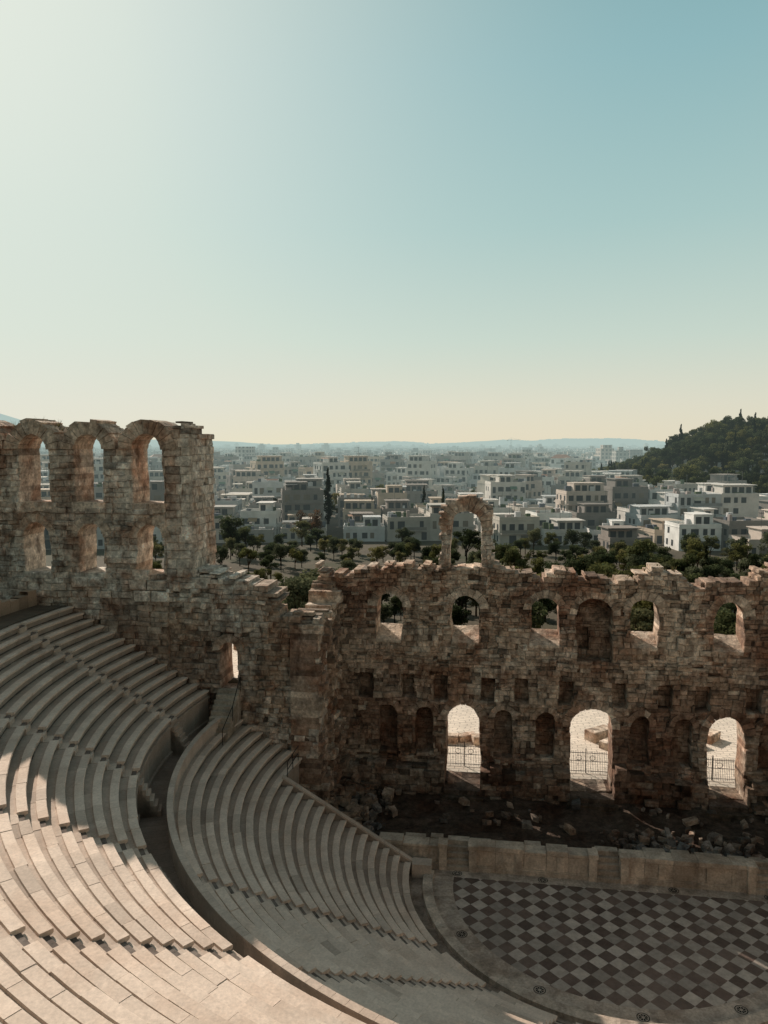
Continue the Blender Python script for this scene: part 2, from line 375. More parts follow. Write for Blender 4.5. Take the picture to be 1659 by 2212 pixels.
# ---------------------------------------------------------------- cavea
CV=-1.5
def pc(phi,r,z): return (-math.cos(phi)*r, CV-math.sin(phi)*r, z)
cav=empty('theatre_seating'); mb=MB(); ub=MB()
def mcol(rng,dark=1):
    c=mixc((.81,.68,.575),(.72,.60,.505),rng.random()); return mul(c,rng.uniform(.94,1.04)*dark)
def seatrow(r,z,dr,H,vlim,stairs,sw=.42,rng=R):
    p0=-math.asin((vlim-CV)/r); p1=math.pi-p0
    edges=[p0]
    for s in stairs:
        edges+= [s-sw/r,s+sw/r]
    edges.append(p1); 
    segs=[(edges[i],edges[i+1]) for i in range(0,len(edges),2)]
    for a,b in segs:
        if b-a<.01: continue
        nsl=max(1,round((b-a)*r/1.5)); cuts=[a+(b-a)*i/nsl+(rng.uniform(-.35,.35)/r if 0<i<nsl else 0) for i in range(nsl+1)]
        for i in range(nsl):
            q0=cuts[i]+.004/r; q1=cuts[i+1]-.004/r
            dz=rng.gauss(0,.007); drr=rng.gauss(0,.01); c=mcol(rng)
            ph0=(q0+q1)/2; wv=nz(math.cos(ph0)*r*.25,math.sin(ph0)*r*.25,21)
            c=mul(c,1+.22*min(0,wv))
            if rng.random()<.05: c=mul(c,.8)
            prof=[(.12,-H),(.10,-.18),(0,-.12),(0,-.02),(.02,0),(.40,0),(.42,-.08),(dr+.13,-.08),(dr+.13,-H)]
            nseg=2; rows=[]
            for k in range(nseg+1):
                ph=q0+(q1-q0)*k/nseg; n0=len(mb.v)
                mb.v.extend([pc(ph,r+x+drr,z+y+dz) for x,y in prof]); rows.append(n0)
            m=len(prof)
            for k in range(nseg):
                for t in range(m-1):
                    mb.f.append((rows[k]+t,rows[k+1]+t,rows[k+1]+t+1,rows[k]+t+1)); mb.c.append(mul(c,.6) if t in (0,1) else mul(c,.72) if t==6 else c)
            for n0 in (rows[0],rows[-1]):
                mb.f.append(tuple(n0+t for t in range(m))); mb.c.append(c)
    for s in stairs:
        for (ra,rb,zz) in ((r,r+dr*.5,z-H*.5),(r+dr*.5,r+dr+.02,z-.06)):
            pts=[]
            for zq in (z-H-.3,zz):
                for ph,rr in ((s-sw/ra,ra),(s+sw/ra,ra),(s+sw/rb,rb),(s-sw/rb,rb)): pts.append(pc(ph,rr,zq))
            mb.hexa(pts,mul(mcol(rng),.8))
def revolve(m,prof,p0,p1,nseg,col,closed=False,blk=None):
    for i in range(nseg):
        a=p0+(p1-p0)*i/nseg; b=p0+(p1-p0)*(i+1)/nseg; c=col if blk is None else mul(col,R.uniform(*blk))
        pr=prof+[prof[0]] if closed else prof
        for (r0,z0),(r1,z1) in zip(pr[:-1],pr[1:]):
            m.poly([pc(a,r0,z0),pc(b,r0,z0),pc(b,r1,z1),pc(a,r1,z1)],c)
ST=[math.radians(2.2+17.56*k) for k in range(0,11)]
STL=[ST[k] for k in range(2,9)]
DL=.69;HL=.408
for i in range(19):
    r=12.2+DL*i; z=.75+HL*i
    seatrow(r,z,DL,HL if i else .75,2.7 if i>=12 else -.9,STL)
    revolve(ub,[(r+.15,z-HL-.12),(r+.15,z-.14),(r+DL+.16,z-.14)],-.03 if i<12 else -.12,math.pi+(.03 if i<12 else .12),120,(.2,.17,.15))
DU=.75;HU=.43
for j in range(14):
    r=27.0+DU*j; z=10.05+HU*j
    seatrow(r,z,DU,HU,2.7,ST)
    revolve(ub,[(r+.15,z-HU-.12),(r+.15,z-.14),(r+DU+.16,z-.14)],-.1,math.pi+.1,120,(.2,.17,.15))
pe=.155
for k in range(150):
    a=-pe+(math.pi+2*pe)*k/150+.0002; b=-pe+(math.pi+2*pe)*(k+1)/150-.0002
    c=mcol(R,.8)
    pr=[(25.28,7.3),(25.28,8.68),(25.24,8.74),(25.24,8.86),(25.56,8.86),(25.56,8.74),(25.5,8.68),(25.5,7.3)]
    for (r0,z0),(r1,z1) in zip(pr[:-1],pr[1:]): mb.poly([pc(a,r0,z0),pc(b,r0,z0),pc(b,r1,z1),pc(a,r1,z1)],c)
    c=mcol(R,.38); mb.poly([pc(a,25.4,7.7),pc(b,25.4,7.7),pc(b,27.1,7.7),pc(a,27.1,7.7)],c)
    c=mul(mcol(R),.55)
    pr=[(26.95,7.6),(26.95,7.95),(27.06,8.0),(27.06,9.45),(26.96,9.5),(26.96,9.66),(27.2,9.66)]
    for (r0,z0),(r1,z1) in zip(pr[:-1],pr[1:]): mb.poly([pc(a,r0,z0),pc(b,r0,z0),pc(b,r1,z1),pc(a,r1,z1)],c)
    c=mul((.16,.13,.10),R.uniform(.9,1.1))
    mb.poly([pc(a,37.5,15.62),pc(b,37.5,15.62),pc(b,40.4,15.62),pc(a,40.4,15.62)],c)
    if b<.75 or a>math.pi-.75:
        c=mul(MID,R.uniform(.7,1.1)); t=16.5+R.uniform(-.1,.25)
        pr=[(39.6,15.5),(39.6,t),(40.3,t),(40.3,15.0)]
        for (r0,z0),(r1,z1) in zip(pr[:-1],pr[1:]): mb.poly([pc(a,r0,z0),pc(b,r0,z0),pc(b,r1,z1),pc(a,r1,z1)],c)
for s in ST:
    for k in range(7):
        z=7.7+.3*(k+1); ra=25.9+.18*k; rb=27.3; pts=[]
        for zq in (7.65,z):
            for sg,rr in ((-1,ra),(1,ra),(1,rb),(-1,rb)): pts.append(pc(s+sg*.45/27,rr,zq))
        mb.hexa(pts,mul(mcol(R),.7))
for sg in (-1,1):
    for k in range(9):
        u0=12.0+k*.95; u1=u0+.93; z0=.75+(u0-12.2)*HL/DL; z1=.75+(u1-12.2)*HL/DL
        x0,x1=sg*u0,sg*u1; c=mul(mcol(R),.5)
        mb.hexa([(x0,-.85,0),(x1,-.85,0),(x1,-.6,0),(x0,-.6,0),(x0,-.85,z0),(x1,-.85,z1),(x1,-.6,z1),(x0,-.6,z0)],c)
        mb.hexa([(x0,-.9,z0),(x1,-.9,z1),(x1,-.55,z1),(x0,-.55,z0),(x0,-.9,z0+.14),(x1,-.9,z1+.14),(x1,-.55,z1+.14),(x0,-.55,z0+.14)],mul(mcol(R),.75))
    for k in range(4):
        y=-.55+k*.82; mb.box(sg*20.3,sg*20.62,y,y+.8,0,5.62,mul(mcol(R),.5))
    mb.box(sg*10.9,sg*12.1,-1.3,-.45,0,.85,mul(mcol(R),.75)); 
mb.build('seat_rows',M_MARBLE,cav); ub.build('seat_bedding',M_PULP,cav)
# ---------------------------------------------------------------- orchestra
def checker_mat():
    m,nt=newmat('orchestra_tiles'); p=pos(nt)
    mp=N(nt,'ShaderNodeMapping'); mp.inputs['Rotation'].default_value=(0,0,math.radians(45)); mp.inputs['Scale'].default_value=(1/.74,1/.74,0); mp.inputs['Location'].default_value=(.5,.5,.5)
    nt.links.new(p,mp.inputs['Vector'])
    ck=N(nt,'ShaderNodeTexChecker'); ck.inputs['Scale'].default_value=1.0; nt.links.new(mp.outputs[0],ck.inputs['Vector'])
    fl=N(nt,'ShaderNodeVectorMath',operation='FLOOR'); nt.links.new(mp.outputs[0],fl.inputs[0])
    wn=N(nt,'ShaderNodeTexWhiteNoise',noise_dimensions='3D'); nt.links.new(fl.outputs[0],wn.inputs['Vector'])
    a=noise_n(nt,p,2.5,6,.7); b=noise_n(nt,p,.4,4,.6)
    col=mix_n(nt,ck.outputs['Fac'],(.16,.115,.098),(.48,.42,.37))
    col=mix_n(nt,1.,col,ramp_n(nt,wn.outputs['Value'],[(0,.66),(1,1.2)]),'MULTIPLY')
    col=mix_n(nt,1.,col,ramp_n(nt,a,[(.3,.72),(.7,1.2)]),'MULTIPLY')
    col=mix_n(nt,ramp_n(nt,b,[(.4,0.),(.8,.45)]),col,(.23,.185,.155))
    out(nt,princ(nt,col,.75,a,.3,.01)); return m
orch=empty('orchestra_floor')
mb=MB()
for i in range(-22,22):
    for k in range(13):
        y1=-.0-k*1.05; mb.poly([(i+.0,y1-1.05,0),(i+1.,y1-1.05,0),(i+1.,y1,0),(i+.0,y1,0)],mul((.36,.295,.245),R.uniform(.8,1.1)))
lim=math.asin((-.9-CV)/9.5)
nb=90
for k in range(nb):
    a=-lim+(math.pi+2*lim)*k/nb; b=-lim+(math.pi+2*lim)*(k+1)/nb
    c=mul((.50,.42,.355),R.uniform(.85,1.1))
    mb.poly([pc(a,9.5,.02),pc(b,9.5,.02),pc(b,10.75,.02),pc(a,10.75,.02)],c)
    c=mul((.58,.49,.41),R.uniform(.85,1.1))
    pr=[(10.75,.02),(10.75,.3),(11.35,.3),(11.35,.0)]
    for (r0,z0),(r1,z1) in zip(pr[:-1],pr[1:]): mb.poly([pc(a,r0,z0),pc(b,r0,z0),pc(b,r1,z1),pc(a,r1,z1)],c)
for k in range(19):
    u=-10.7+k*1.13; mb.box(u,u+1.12,-.9,-.12,-.1,.022,mul((.50,.42,.355),R.uniform(.8,1.1)))
mb.build('border_paving',M_PULP,orch)
ck=MB(); pts=[pc(-lim+(math.pi+2*lim)*k/96,9.5,.012) for k in range(97)]; ck.poly(pts,(.3,.3,.3))
ck.build('checkerboard',checker_mat(),orch)
ro=MB()
def rosette(x,y,z=.03,r=.24):
    for k in range(8):
        a0=k*math.pi/4; a1=a0+math.pi/4*.7
        ro.poly([(x+r*.35*math.cos(a0),y+r*.35*math.sin(a0),z),(x+r*.9*math.cos(a0),y+r*.9*math.sin(a0),z),(x+r*.9*math.cos(a1),y+r*.9*math.sin(a1),z),(x+r*.35*math.cos(a1),y+r*.35*math.sin(a1),z)],(.03,.03,.03))
    for k in range(16):
        a0=k*math.pi/8; a1=a0+math.pi/8
        ro.poly([(x+r*1.1*math.cos(a0),y+r*1.1*math.sin(a0),z),(x+r*1.3*math.cos(a0),y+r*1.3*math.sin(a0),z),(x+r*1.3*math.cos(a1),y+r*1.3*math.sin(a1),z),(x+r*1.1*math.cos(a1),y+r*1.1*math.sin(a1),z)],(.05,.045,.04))
for u in (-9.3,-4,3.8,9.3): rosette(u,-.5)
for a in (30,62,90,118,150):
    q=pc(math.radians(a),10.1,0); rosette(q[0],q[1])
ro.build('drain_rosettes',M_PULP,orch)
# ---------------------------------------------------------------- pulpitum
pul=empty('stage_front_wall'); mb=MB()
PC=(.60,.505,.415)
stairs=(-9.3,0,9.3)
u=-14.4
while u<20:
    l=R.uniform(1.3,2.0); u2=min(u+l,20)
    gap=[s for s in stairs if u<s+.7 and u2>s-.7]
    if gap:
        s=gap[0]
        if u<s-.7-.1: u2=s-.7
        else: u=s+.7; continue
    c=mul(PC,R.uniform(.8,1.1)); h=1.72+R.uniform(-.02,.02)
    mb.box(u+.006,u2-.006,.0+R.gauss(0,.008),.62,.28,h-.28,c)
    mb.box(u+.004,u2-.004,-.13+R.gauss(0,.006),.7,.0,.28,mul(c,.9))
    mb.box(u+.004,u2-.004,-.07,.66,.28,.38,mul(c,.95))
    t=h+(R.uniform(-.18,0) if R.random()<.35 else 0)
    mb.box(u+.01,u2-.01,-.16+R.uniform(0,.03),.8,h-.28,t,mul(c,R.uniform(.9,1.1)))
    mb.box(u+.012,u2-.012,-.08,.3,h-.36,h-.285,mul(c,.8))
    if R.random()<.5: mb.box(u+.05,u2-.3,.75,1.3,.6,h+R.uniform(-.25,.1),mul(c,.8))
    u=u2
for s in stairs:
    for sg in (-1,1):
        mb.box(s+sg*.95-.24,s+sg*.95+.24,-.26,.5,.0,1.5,mul(PC,R.uniform(.9,1.05)))
        mb.box(s+sg*.95-.3,s+sg*.95+.3,-.32,.55,1.5,1.76,mul(PC,R.uniform(.9,1.05)))
    for k in range(5):
        mb.box(s-.69,s+.69,-.22+.26*k,1.4,.0,.3*(k+1),mul(PC,R.uniform(.6,.85)))
for uu in (-12,-5.5,-2.9,3.2,6,12): mb.box(uu-.22,uu+.22,-.08,.3,.39,1.35,mul(PC,R.uniform(.85,1)))
mb.build('marble_wall',M_PULP,pul)
mb=MB()
for i in range(78):
    for k in range(18):
        def q(a,b):
            x=-19+a*.5; y=.5+b*.5; return (x,y,.75+.35*nz(x*.6,y*.6,1)+.15*nz(x*2,y*2,1)+max(0,(y-6.5))*.1)
        mb.poly([q(i,k),q(i+1,k),q(i+1,k+1),q(i,k+1)],(.085,.06,.045))
mb.build('stage_ground',M_RUIN)
mb=MB()
def rock(x,y,z,s,col):
    a=R.uniform(0,6.28); ca,sa=math.cos(a),math.sin(a); sx,sy,szz=s*R.uniform(.6,1.2),s*R.uniform(.5,.9),s*R.uniform(.35,.7)
    tx,ty=R.uniform(-.4,.4),R.uniform(-.4,.4)
    pts=[]
    for dz in (-1,1):
        for dx,dy in ((-1,-1),(1,-1),(1,1),(-1,1)):
            px=dx*sx*R.uniform(.6,1)*.5;py=dy*sy*R.uniform(.6,1)*.5;pz=dz*szz*.5*R.uniform(.7,1)+tx*px+ty*py
            pts.append((x+ca*px-sa*py,y+sa*px+ca*py,z+pz))
    mb.hexa(pts,col)
for k in range(330):
    if R.random()<.6: x=R.uniform(0,19);y=R.uniform(1.3,4.2)
    elif R.random()<.5: x=R.uniform(-18.8,-14.5);y=R.uniform(1,8)
    else: x=R.uniform(-18,19);y=R.uniform(4,8)
    rock(x,y,1.0+R.uniform(-.05,.3),R.uniform(.25,1.0),mul(mixc(MID,(.3,.29,.28),R.random()),R.uniform(.3,.9)))
for k in range(90):
    x=R.uniform(-18.7,-16.0);y=R.uniform(1.5,8.5); rock(x,y,R.uniform(.8,1.2+(-16-x)*.7),R.uniform(.4,1.2),mul(MID,R.uniform(.4,.9)))
mb.build('rubble',M_RUIN)
def bar(m,p,q,r,col=(.05,.05,.05)):
    p=Vector(p);q=Vector(q);d=(q-p).normalized(); a=d.orthogonal().normalized(); b=d.cross(a)
    c=[a*r,b*r,-a*r,-b*r]; m.hexa([tuple(p+k) for k in c]+[tuple(q+k) for k in c],col)
for c,w,t in doors:
    mb=MB(); y=12.6; z0=1.5; 
    x=c-w/2-.6
    while x<c+w/2+.6:
        bar(mb,(x,y,z0),(x,y,z0+1.75),.016); x+=.13
    for zz in (.15,.95,1.6): bar(mb,(c-w/2-.7,y,z0+zz),(c+w/2+.7,y,z0+zz),.025)
    for xx in (c-w/2-.7,c,c+w/2+.7): bar(mb,(xx,y,z0),(xx,y,z0+1.95),.045)
    for xx in (c-.5,c+.5): 
        for k in range(12):
            a=k*math.pi/6; b=a+math.pi/6; bar(mb,(xx+.2*math.cos(a),y-.02,z0+1.2+.2*math.sin(a)),(xx+.2*math.cos(b),y-.02,z0+1.2+.2*math.sin(b)),.02)
    mb.build('iron_gate',M_IRON)
mb=MB()
for (x,y,z) in ((-24.4,-1.0,7.7),(-24.4,1.0,8.6),(-24.4,2.6,10.1)): bar(mb,(x,y,z),(x,y,z+1.0),.03)
bar(mb,(-24.4,-1,8.7),(-24.4,1,9.6),.03);bar(mb,(-24.4,1,9.6),(-24.4,2.6,11.1),.03)
mb.build('handrail',M_IRON)
mb=MB()
for (x,y,z) in ((-20.2,-.7,5.7),(-20.2,.6,5.7),(-20.2,2.0,5.7)): bar(mb,(x,y,z),(x,y,z+1.0),.03)
bar(mb,(-20.2,-.7,6.7),(-20.2,2,6.7),.03);bar(mb,(-20.2,-.7,6.2),(-20.2,2,6.2),.03)
mb.build('handrail',M_IRON)
# ---------------------------------------------------------------- plaza
def plaza_mat():
    m,nt=newmat('plaza_paving'); p=pos(nt)
    br=N(nt,'ShaderNodeTexBrick'); br.inputs['Scale'].default_value=.6; br.inputs['Mortar Size'].default_value=.02
    br.inputs['Color1'].default_value=(.80,.72,.62,1);br.inputs['Color2'].default_value=(.70,.63,.54,1);br.inputs['Mortar'].default_value=(.4,.35,.3,1)
    w=N(nt,'ShaderNodeTexNoise'); w.inputs['Scale'].default_value=.5; nt.links.new(p,w.inputs['Vector'])
    v=N(nt,'ShaderNodeVectorMath',operation='MULTIPLY_ADD'); nt.links.new(w.outputs['Color'],v.inputs[0]); v.inputs[1].default_value=(1.2,1.2,0); nt.links.new(p,v.inputs[2])
    nt.links.new(v.outputs[0],br.inputs['Vector'])
    a=noise_n(nt,p,.5,5); col=mix_n(nt,1.,br.outputs['Color'],ramp_n(nt,a,[(.3,.85),(.7,1.1)]),'MULTIPLY')
    out(nt,princ(nt,col,.85,a,.3,.02)); return m
mb=MB()
mb.poly([(-19.9,11.4,1.49),(60,11.4,1.49),(60,40,1.49),(-19.9,40,1.49)],(.5,.5,.5))
mb.poly([(-50,5.0,10.25),(-22.6,5.0,10.25),(-22.6,16.5,10.25),(-50,16.5,10.25)],(.5,.5,.5))
mb.build('plaza_pavement',plaza_mat())
mb=MB()
for (x,y,s) in ((-11,17.5,1.1),(-9.4,18,1.0),(-8,17.6,1.2),(2.0,20,1.5),(2.6,18.2,1.1),(9.3,19.4,1.3),(8.2,20,.9),(11.5,21,1.2),(-3,24,1.4),(5,26,1.2)):
    a=R.uniform(0,1)
    xf=lambda X_,Y_,Z_,x=x,y=y,a=a:(x+X_*math.cos(a)-Y_*math.sin(a),y+X_*math.sin(a)+Y_*math.cos(a),Z_)
    block(mb,lambda s_,d,z,xf=xf:xf(s_,d,z),-s*.8,s*.8,1.4,1.45+s*.6,-.4*s,.4*s,mul(PALE,R.uniform(.8,1.1)),R,.08)
for k in range(14):
    x=-25.6+R.uniform(-4,3); y=R.uniform(8,13); s=R.uniform(.5,1.2)
    block(mb,lambda s_,d,z,x=x,y=y:(x+s_,y+d,z),-s*.7,s*.7,10.1,10.2+s*.7,-.3,.4,mul(PALE,R.uniform(.7,1.1)),R,.06)
mb.build('fallen_stone_blocks',M_RUIN)
# ---------------------------------------------------------------- trees
def tree_mesh(name,h,cr,nl,col,kind='round',ls=.34,seed=1):
    rng=random.Random(seed); mb=MB(); tc=(.06,.045,.035)
    def limb(p,q,r0,r1):
        p=Vector(p);q=Vector(q);d=(q-p).normalized();a=d.orthogonal().normalized();b=d.cross(a);n=6
        for i in range(n):
            t0=i*6.2832/n;t1=(i+1)*6.2832/n
            A=a*math.cos(t0)+b*math.sin(t0);B=a*math.cos(t1)+b*math.sin(t1)
            mb.poly([tuple(p+A*r0),tuple(p+B*r0),tuple(q+B*r1),tuple(q+A*r1)],tc)
    th_=h*(.35 if kind=='round' else .55 if kind=='pine' else .12)
    limb((0,0,-.8),(0,0,th_),.03*h,.02*h)
    cl=[]
    if kind=='cypress':
        limb((0,0,th_),(0,0,h*.9),.02*h,.004*h)
        for i in range(26):
            t=(i+.5)/26; rr=cr*math.sin(math.pi*min(1,(t*.88+.12))**.75)*.55+.08
            a=rng.uniform(0,6.28); cl.append((rr*.6*math.cos(a),rr*.6*math.sin(a),h*(.08+.9*t),rr*.75,h*.05))
    else:
        for i in range(15 if kind=='round' else 11):
            a=rng.uniform(0,6.28); rr=cr*math.sqrt(rng.random())*.75
            zz=th_+(h-th_)*(rng.uniform(.15,.95) if kind=='round' else rng.uniform(.45,1))
            k=1-.5*((zz-th_)/(h-th_)) if kind=='round' else 1
            x,y=rr*k*math.cos(a),rr*k*math.sin(a); cl.append((x,y,zz,cr*rng.uniform(.24,.4),cr*rng.uniform(.16,.28)))
            if i<6: limb((0,0,th_*.9),(x*.8,y*.8,zz-.2),.014*h,.005*h)
    per=nl//len(cl)
    for (x,y,z,rx,rz) in cl:
        cb=rng.uniform(.6,1.35)
        for _ in range(per):
            v=Vector((rng.gauss(0,1),rng.gauss(0,1),rng.gauss(0,1))).normalized()*(rng.random()**.4)
            p=Vector((x+v.x*rx,y+v.y*rx,z+v.z*rz)); s=ls*rng.uniform(.5,1.2)
            a=Vector((rng.gauss(0,1),rng.gauss(0,1),rng.gauss(0,.6))).normalized(); b=a.orthogonal().normalized()
            q=rng.uniform(0,6.28); b=(b*math.cos(q)+a.cross(b)*math.sin(q))
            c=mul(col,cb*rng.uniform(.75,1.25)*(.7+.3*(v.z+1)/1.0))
            mb.poly([tuple(p-a*s*.6-b*s*.2),tuple(p+b*s*.35),tuple(p+a*s*.6-b*s*.1),tuple(p-b*s*.4)],c)
    ob=mb.build(name,M_FOL); me=ob.data; bpy.data.objects.remove(ob); return me
OL=(.12,.13,.075); PN=(.075,.09,.045); CY=(.025,.034,.02); OR=(.20,.115,.065)
rounds=[tree_mesh('tree_round',6.5,3.3,2300,OL if i%2 else PN,'round',.36,i) for i in range(5)]
pines=[tree_mesh('tree_pine',8.,3.2,1700,PN,'pine',.4,20+i) for i in range(4)]
cyps=[tree_mesh('tree_cypress',12.,1.6,2200,CY,'cypress',.38,40+i) for i in range(3)]
aut=[tree_mesh('tree_autumn',8.,3.2,1500,OR,'round',.38,60)]
def put(me,x,y,s,parent,name,sz=None):
    o=bpy.data.objects.new(name,me); o.location=(x,y,th(x,y)-.1); o.scale=(s,s,sz or s*R.uniform(.85,1.15)); o.rotation_euler=(0,0,R.uniform(0,6.28))
    sc.collection.objects.link(o)
    if parent: o.parent=parent
grove=empty('olive_and_pine_grove')
cnt=0
for k in range(1500):
    az=R.uniform(-32,34); D=R.uniform(92,170)
    x,y=P(az,D)
    if y<41: continue
    lim_=.80
    if az<6: lim_=.60
    if cnt>310: break
    if az<6 and D>130 and R.random()<.65: continue
    me=R.choice(rounds) if R.random()<.85 else R.choice(pines)
    s=R.uniform(.7,1.25)*lim_
    if D<108: s*=1.25
    put(me,x,y,s,grove,'tree'); cnt+=1
for k in range(95):
    az=R.uniform(-20,33)
    x,y=P(az,R.uniform(165,200)); put(R.choice(rounds),x,y,R.uniform(.6,1.0 if az>6 else .75),grove,'tree')
for az,D,s in ((-11.2,190,1.35),(-10.2,196,1.1),(-6.1,205,1.1),(-5.0,200,.9)): put(R.choice(rounds),*P(az,D),s,grove,'tree')
put(rounds[1],*P(-6.5,96),1.35,None,'pine_tree'); put(rounds[3],*P(-5.4,104),1.2,None,'pine_tree')
def hillh(x,y): return float(hillf(x,y))
def azof(x,y):
    dx,dy=x-CAM[0],y-CAM[1]; return math.degrees(math.atan2(dx*Rv[0]+dy*Rv[1],dx*Fv[0]+dy*Fv[1]))
hillt=empty('wooded_hill_trees')
cnt=0
for k in range(16000):
    x=HC[0]+R.gauss(0,130); y=HC[1]+R.gauss(0,170)
    if y>HC[1]+90: continue
    az=azof(x,y); DD=math.hypot(x-CAM[0],y-CAM[1])
    if az>34 or not (hillh(x,y)>6 or (az>18.6 and 325<DD<480)): continue
    q=R.random()
    if q<.10: put(R.choice(cyps),x,y,R.uniform(.8,1.5),hillt,'tree')
    else: put(R.choice(pines if q<.65 else rounds),x,y,R.uniform(.7,1.9),hillt,'tree')
    cnt+=1
    if cnt>1700: break
for az,D,s in ((20.0,462,1.7),(20.45,470,1.5),(20.9,460,1.8),(21.7,490,1.4),(22.6,480,1.5),(23.3,488,1.3),(23.9,492,1.45),(24.6,480,1.75),(25.2,495,1.5),(25.5,485,1.9),(26.0,490,1.4),(26.3,480,1.7),(27.2,480,1.5),(28.4,470,1.4)):
    put(R.choice(cyps),*P(az,D+15),s,None,'cypress_tree')
for az,D,s in ((-4.15,262,1.5),(-.9,240,.8),(22.8,150,.75)): put(cyps[0],*P(az,D),s,None,'cypress_tree')
put(aut[0],*P(19.7,320),1.2,None,'autumn_tree'); put(aut[0],*P(-5.2,215),1.0,None,'autumn_tree'); put(aut[0],*P(-6.0,225),.9,None,'autumn_tree')
# ---------------------------------------------------------------- city
WC=[(.74,.72,.68),(.70,.67,.62),(.62,.57,.50),(.50,.47,.42),(.82,.81,.78),(.38,.36,.33),(.56,.46,.36),(.56,.58,.58),(.30,.26,.23),(.64,.55,.48),(.24,.22,.20)]
def building(cx,cy,w,d,fl,rng,rot):
    mb=MB(); z0=th(cx,cy)-1.5; ca,sa=math.cos(rot),math.sin(rot)
    xf=lambda x,y,z:(cx+x*ca-y*sa,cy+x*sa+y*ca,z0+z)
    h=1.5+fl*3.1+rng.uniform(-.6,.6); c=mul(rng.choice(WC),rng.uniform(.8,1.0)); wd=(.04,.045,.05); hw,hd=w/2,d/2
    mb.box(-hw,hw,-hd,hd,0,h,c,xf,(0,))
    if rng.random()<.05:
        tc=(.24,.13,.09); mb.poly([xf(-hw-.3,-hd-.3,h),xf(hw+.3,-hd-.3,h),xf(hw*.5,0,h+2.2),xf(-hw*.5,0,h+2.2)],tc); mb.poly([xf(-hw-.3,hd+.3,h),xf(hw+.3,hd+.3,h),xf(hw*.5,0,h+2.2),xf(-hw*.5,0,h+2.2)],tc)
        mb.poly([xf(-hw-.3,-hd-.3,h),xf(-hw-.3,hd+.3,h),xf(-hw*.5,0,h+2.2)],tc); mb.poly([xf(hw+.3,-hd-.3,h),xf(hw+.3,hd+.3,h),xf(hw*.5,0,h+2.2)],tc)
    else:
        mb.box(-hw-.1,hw+.1,-hd-.1,hd+.1,h+.004,h+.25,mul(c,1.03),xf)
        rc=mul((.50,.47,.43),rng.uniform(.5,1.1)) if rng.random()>.15 else (.30,.15,.11)
        mb.poly([xf(-hw+.2,-hd+.2,h+.3),xf(hw-.2,-hd+.2,h+.3),xf(hw-.2,hd-.2,h+.3),xf(-hw+.2,hd-.2,h+.3)],rc)
        for (a,b,e,f) in ((-hw,hw,-hd,-hd+.2),(-hw,hw,hd-.2,hd),(-hw,-hw+.2,-hd+.2,hd-.2),(hw-.2,hw,-hd+.2,hd-.2)): mb.box(a,b,e,f,h+.25,h+1.0,c,xf)
        lv=h
        for q in range(rng.choice([0,1,1,1])):
            k=.82-.25*q; ox,oy=rng.uniform(-.2,.2)*w,rng.uniform(0,.12)*d; pw,pd=w*k*rng.uniform(.3,1),d*k*.75
            ox=max(min(ox,hw-pw/2-.3),-hw+pw/2+.3)
            mb.box(ox-pw/2,ox+pw/2,oy-pd/2,oy+pd/2,lv+.26,lv+3.1,mul(c,rng.uniform(.85,1.05)),xf); e_=rng.choice([.1,.5,.6]); mb.box(ox-pw/2-e_,ox+pw/2+e_,oy-pd/2-e_*2,oy+pd/2+.3,lv+3.1,lv+3.3,c,xf)
            x=ox-pw/2+.5
            while x<ox+pw/2-1.4:
                mb.poly([xf(x,oy-pd/2-.03,lv+.5),xf(x+1.5,oy-pd/2-.03,lv+.5),xf(x+1.5,oy-pd/2-.03,lv+2.6),xf(x,oy-pd/2-.03,lv+2.6)],wd); x+=2.1
            if rng.random()<.5: mb.box(ox-1.2,ox+1.0,oy-pd/2-1.0,oy-pd/2-.2,lv+.3,lv+1.1,(.05,.09,.03),xf)
            if rng.random()<.3:
                cc=rng.choice([(.5,.48,.42),(.35,.2,.13),(.25,.26,.25)]); a0=-hw+.4; a1=a0+rng.uniform(3,5)
                mb.poly([xf(a0,-hd+.4,lv+2.6),xf(a1,-hd+.4,lv+2.6),xf(a1,-hd+3,lv+2.9),xf(a0,-hd+3,lv+2.9)],cc)
            lv+=3.1
        for _ in range(rng.randint(3,9)):
            px,py=rng.uniform(-hw+1,hw-1.5),rng.uniform(-hd+1,hd-1.5); mb.box(px,px+rng.uniform(.6,1.8),py,py+1.,h+.3,h+rng.uniform(1.2,2.4),rng.choice([(.6,.6,.6),(.1,.12,.15),(.35,.3,.28),(.05,.08,.03)]),xf)
        if rng.random()<.6: 
            px=rng.uniform(-hw+1,hw-1); mb.box(px,px+.08,0,.08,lv+.3,lv+4.,(.1,.1,.1),xf); mb.box(px-.6,px+.7,0,.06,lv+3.6,lv+3.68,(.1,.1,.1),xf)
    bal=rng.random()<.7; bw0=-hw+rng.choice([0.2,1.5,w*.3]); bw1=hw-rng.choice([.2,1.5]); bc=rng.choice([1.,.5,.8])
    for f in range(fl):
        zb=1.5+f*3.1
        if bal and f>0:
            mb.box(bw0,bw1,-hd-1.3,-hd-.002,zb-.12,zb+.06,mul(c,.95),xf); mb.box(bw0,bw1,-hd-1.3,-hd-1.22,zb+.06,zb+.95,mul(c,bc),xf)
            if rng.random()<.3:
                aw=rng.uniform(2,4); a0=rng.uniform(bw0,max(bw0,bw1-aw)); cc=rng.choice([(.35,.25,.15),(.5,.48,.4),(.12,.22,.15),(.4,.2,.12)])
                mb.poly([xf(a0,-hd-.05,zb+2.7),xf(a0+aw,-hd-.05,zb+2.7),xf(a0+aw,-hd-1.35,zb+1.7),xf(a0,-hd-1.35,zb+1.7)],cc)
        k=-hw+.7
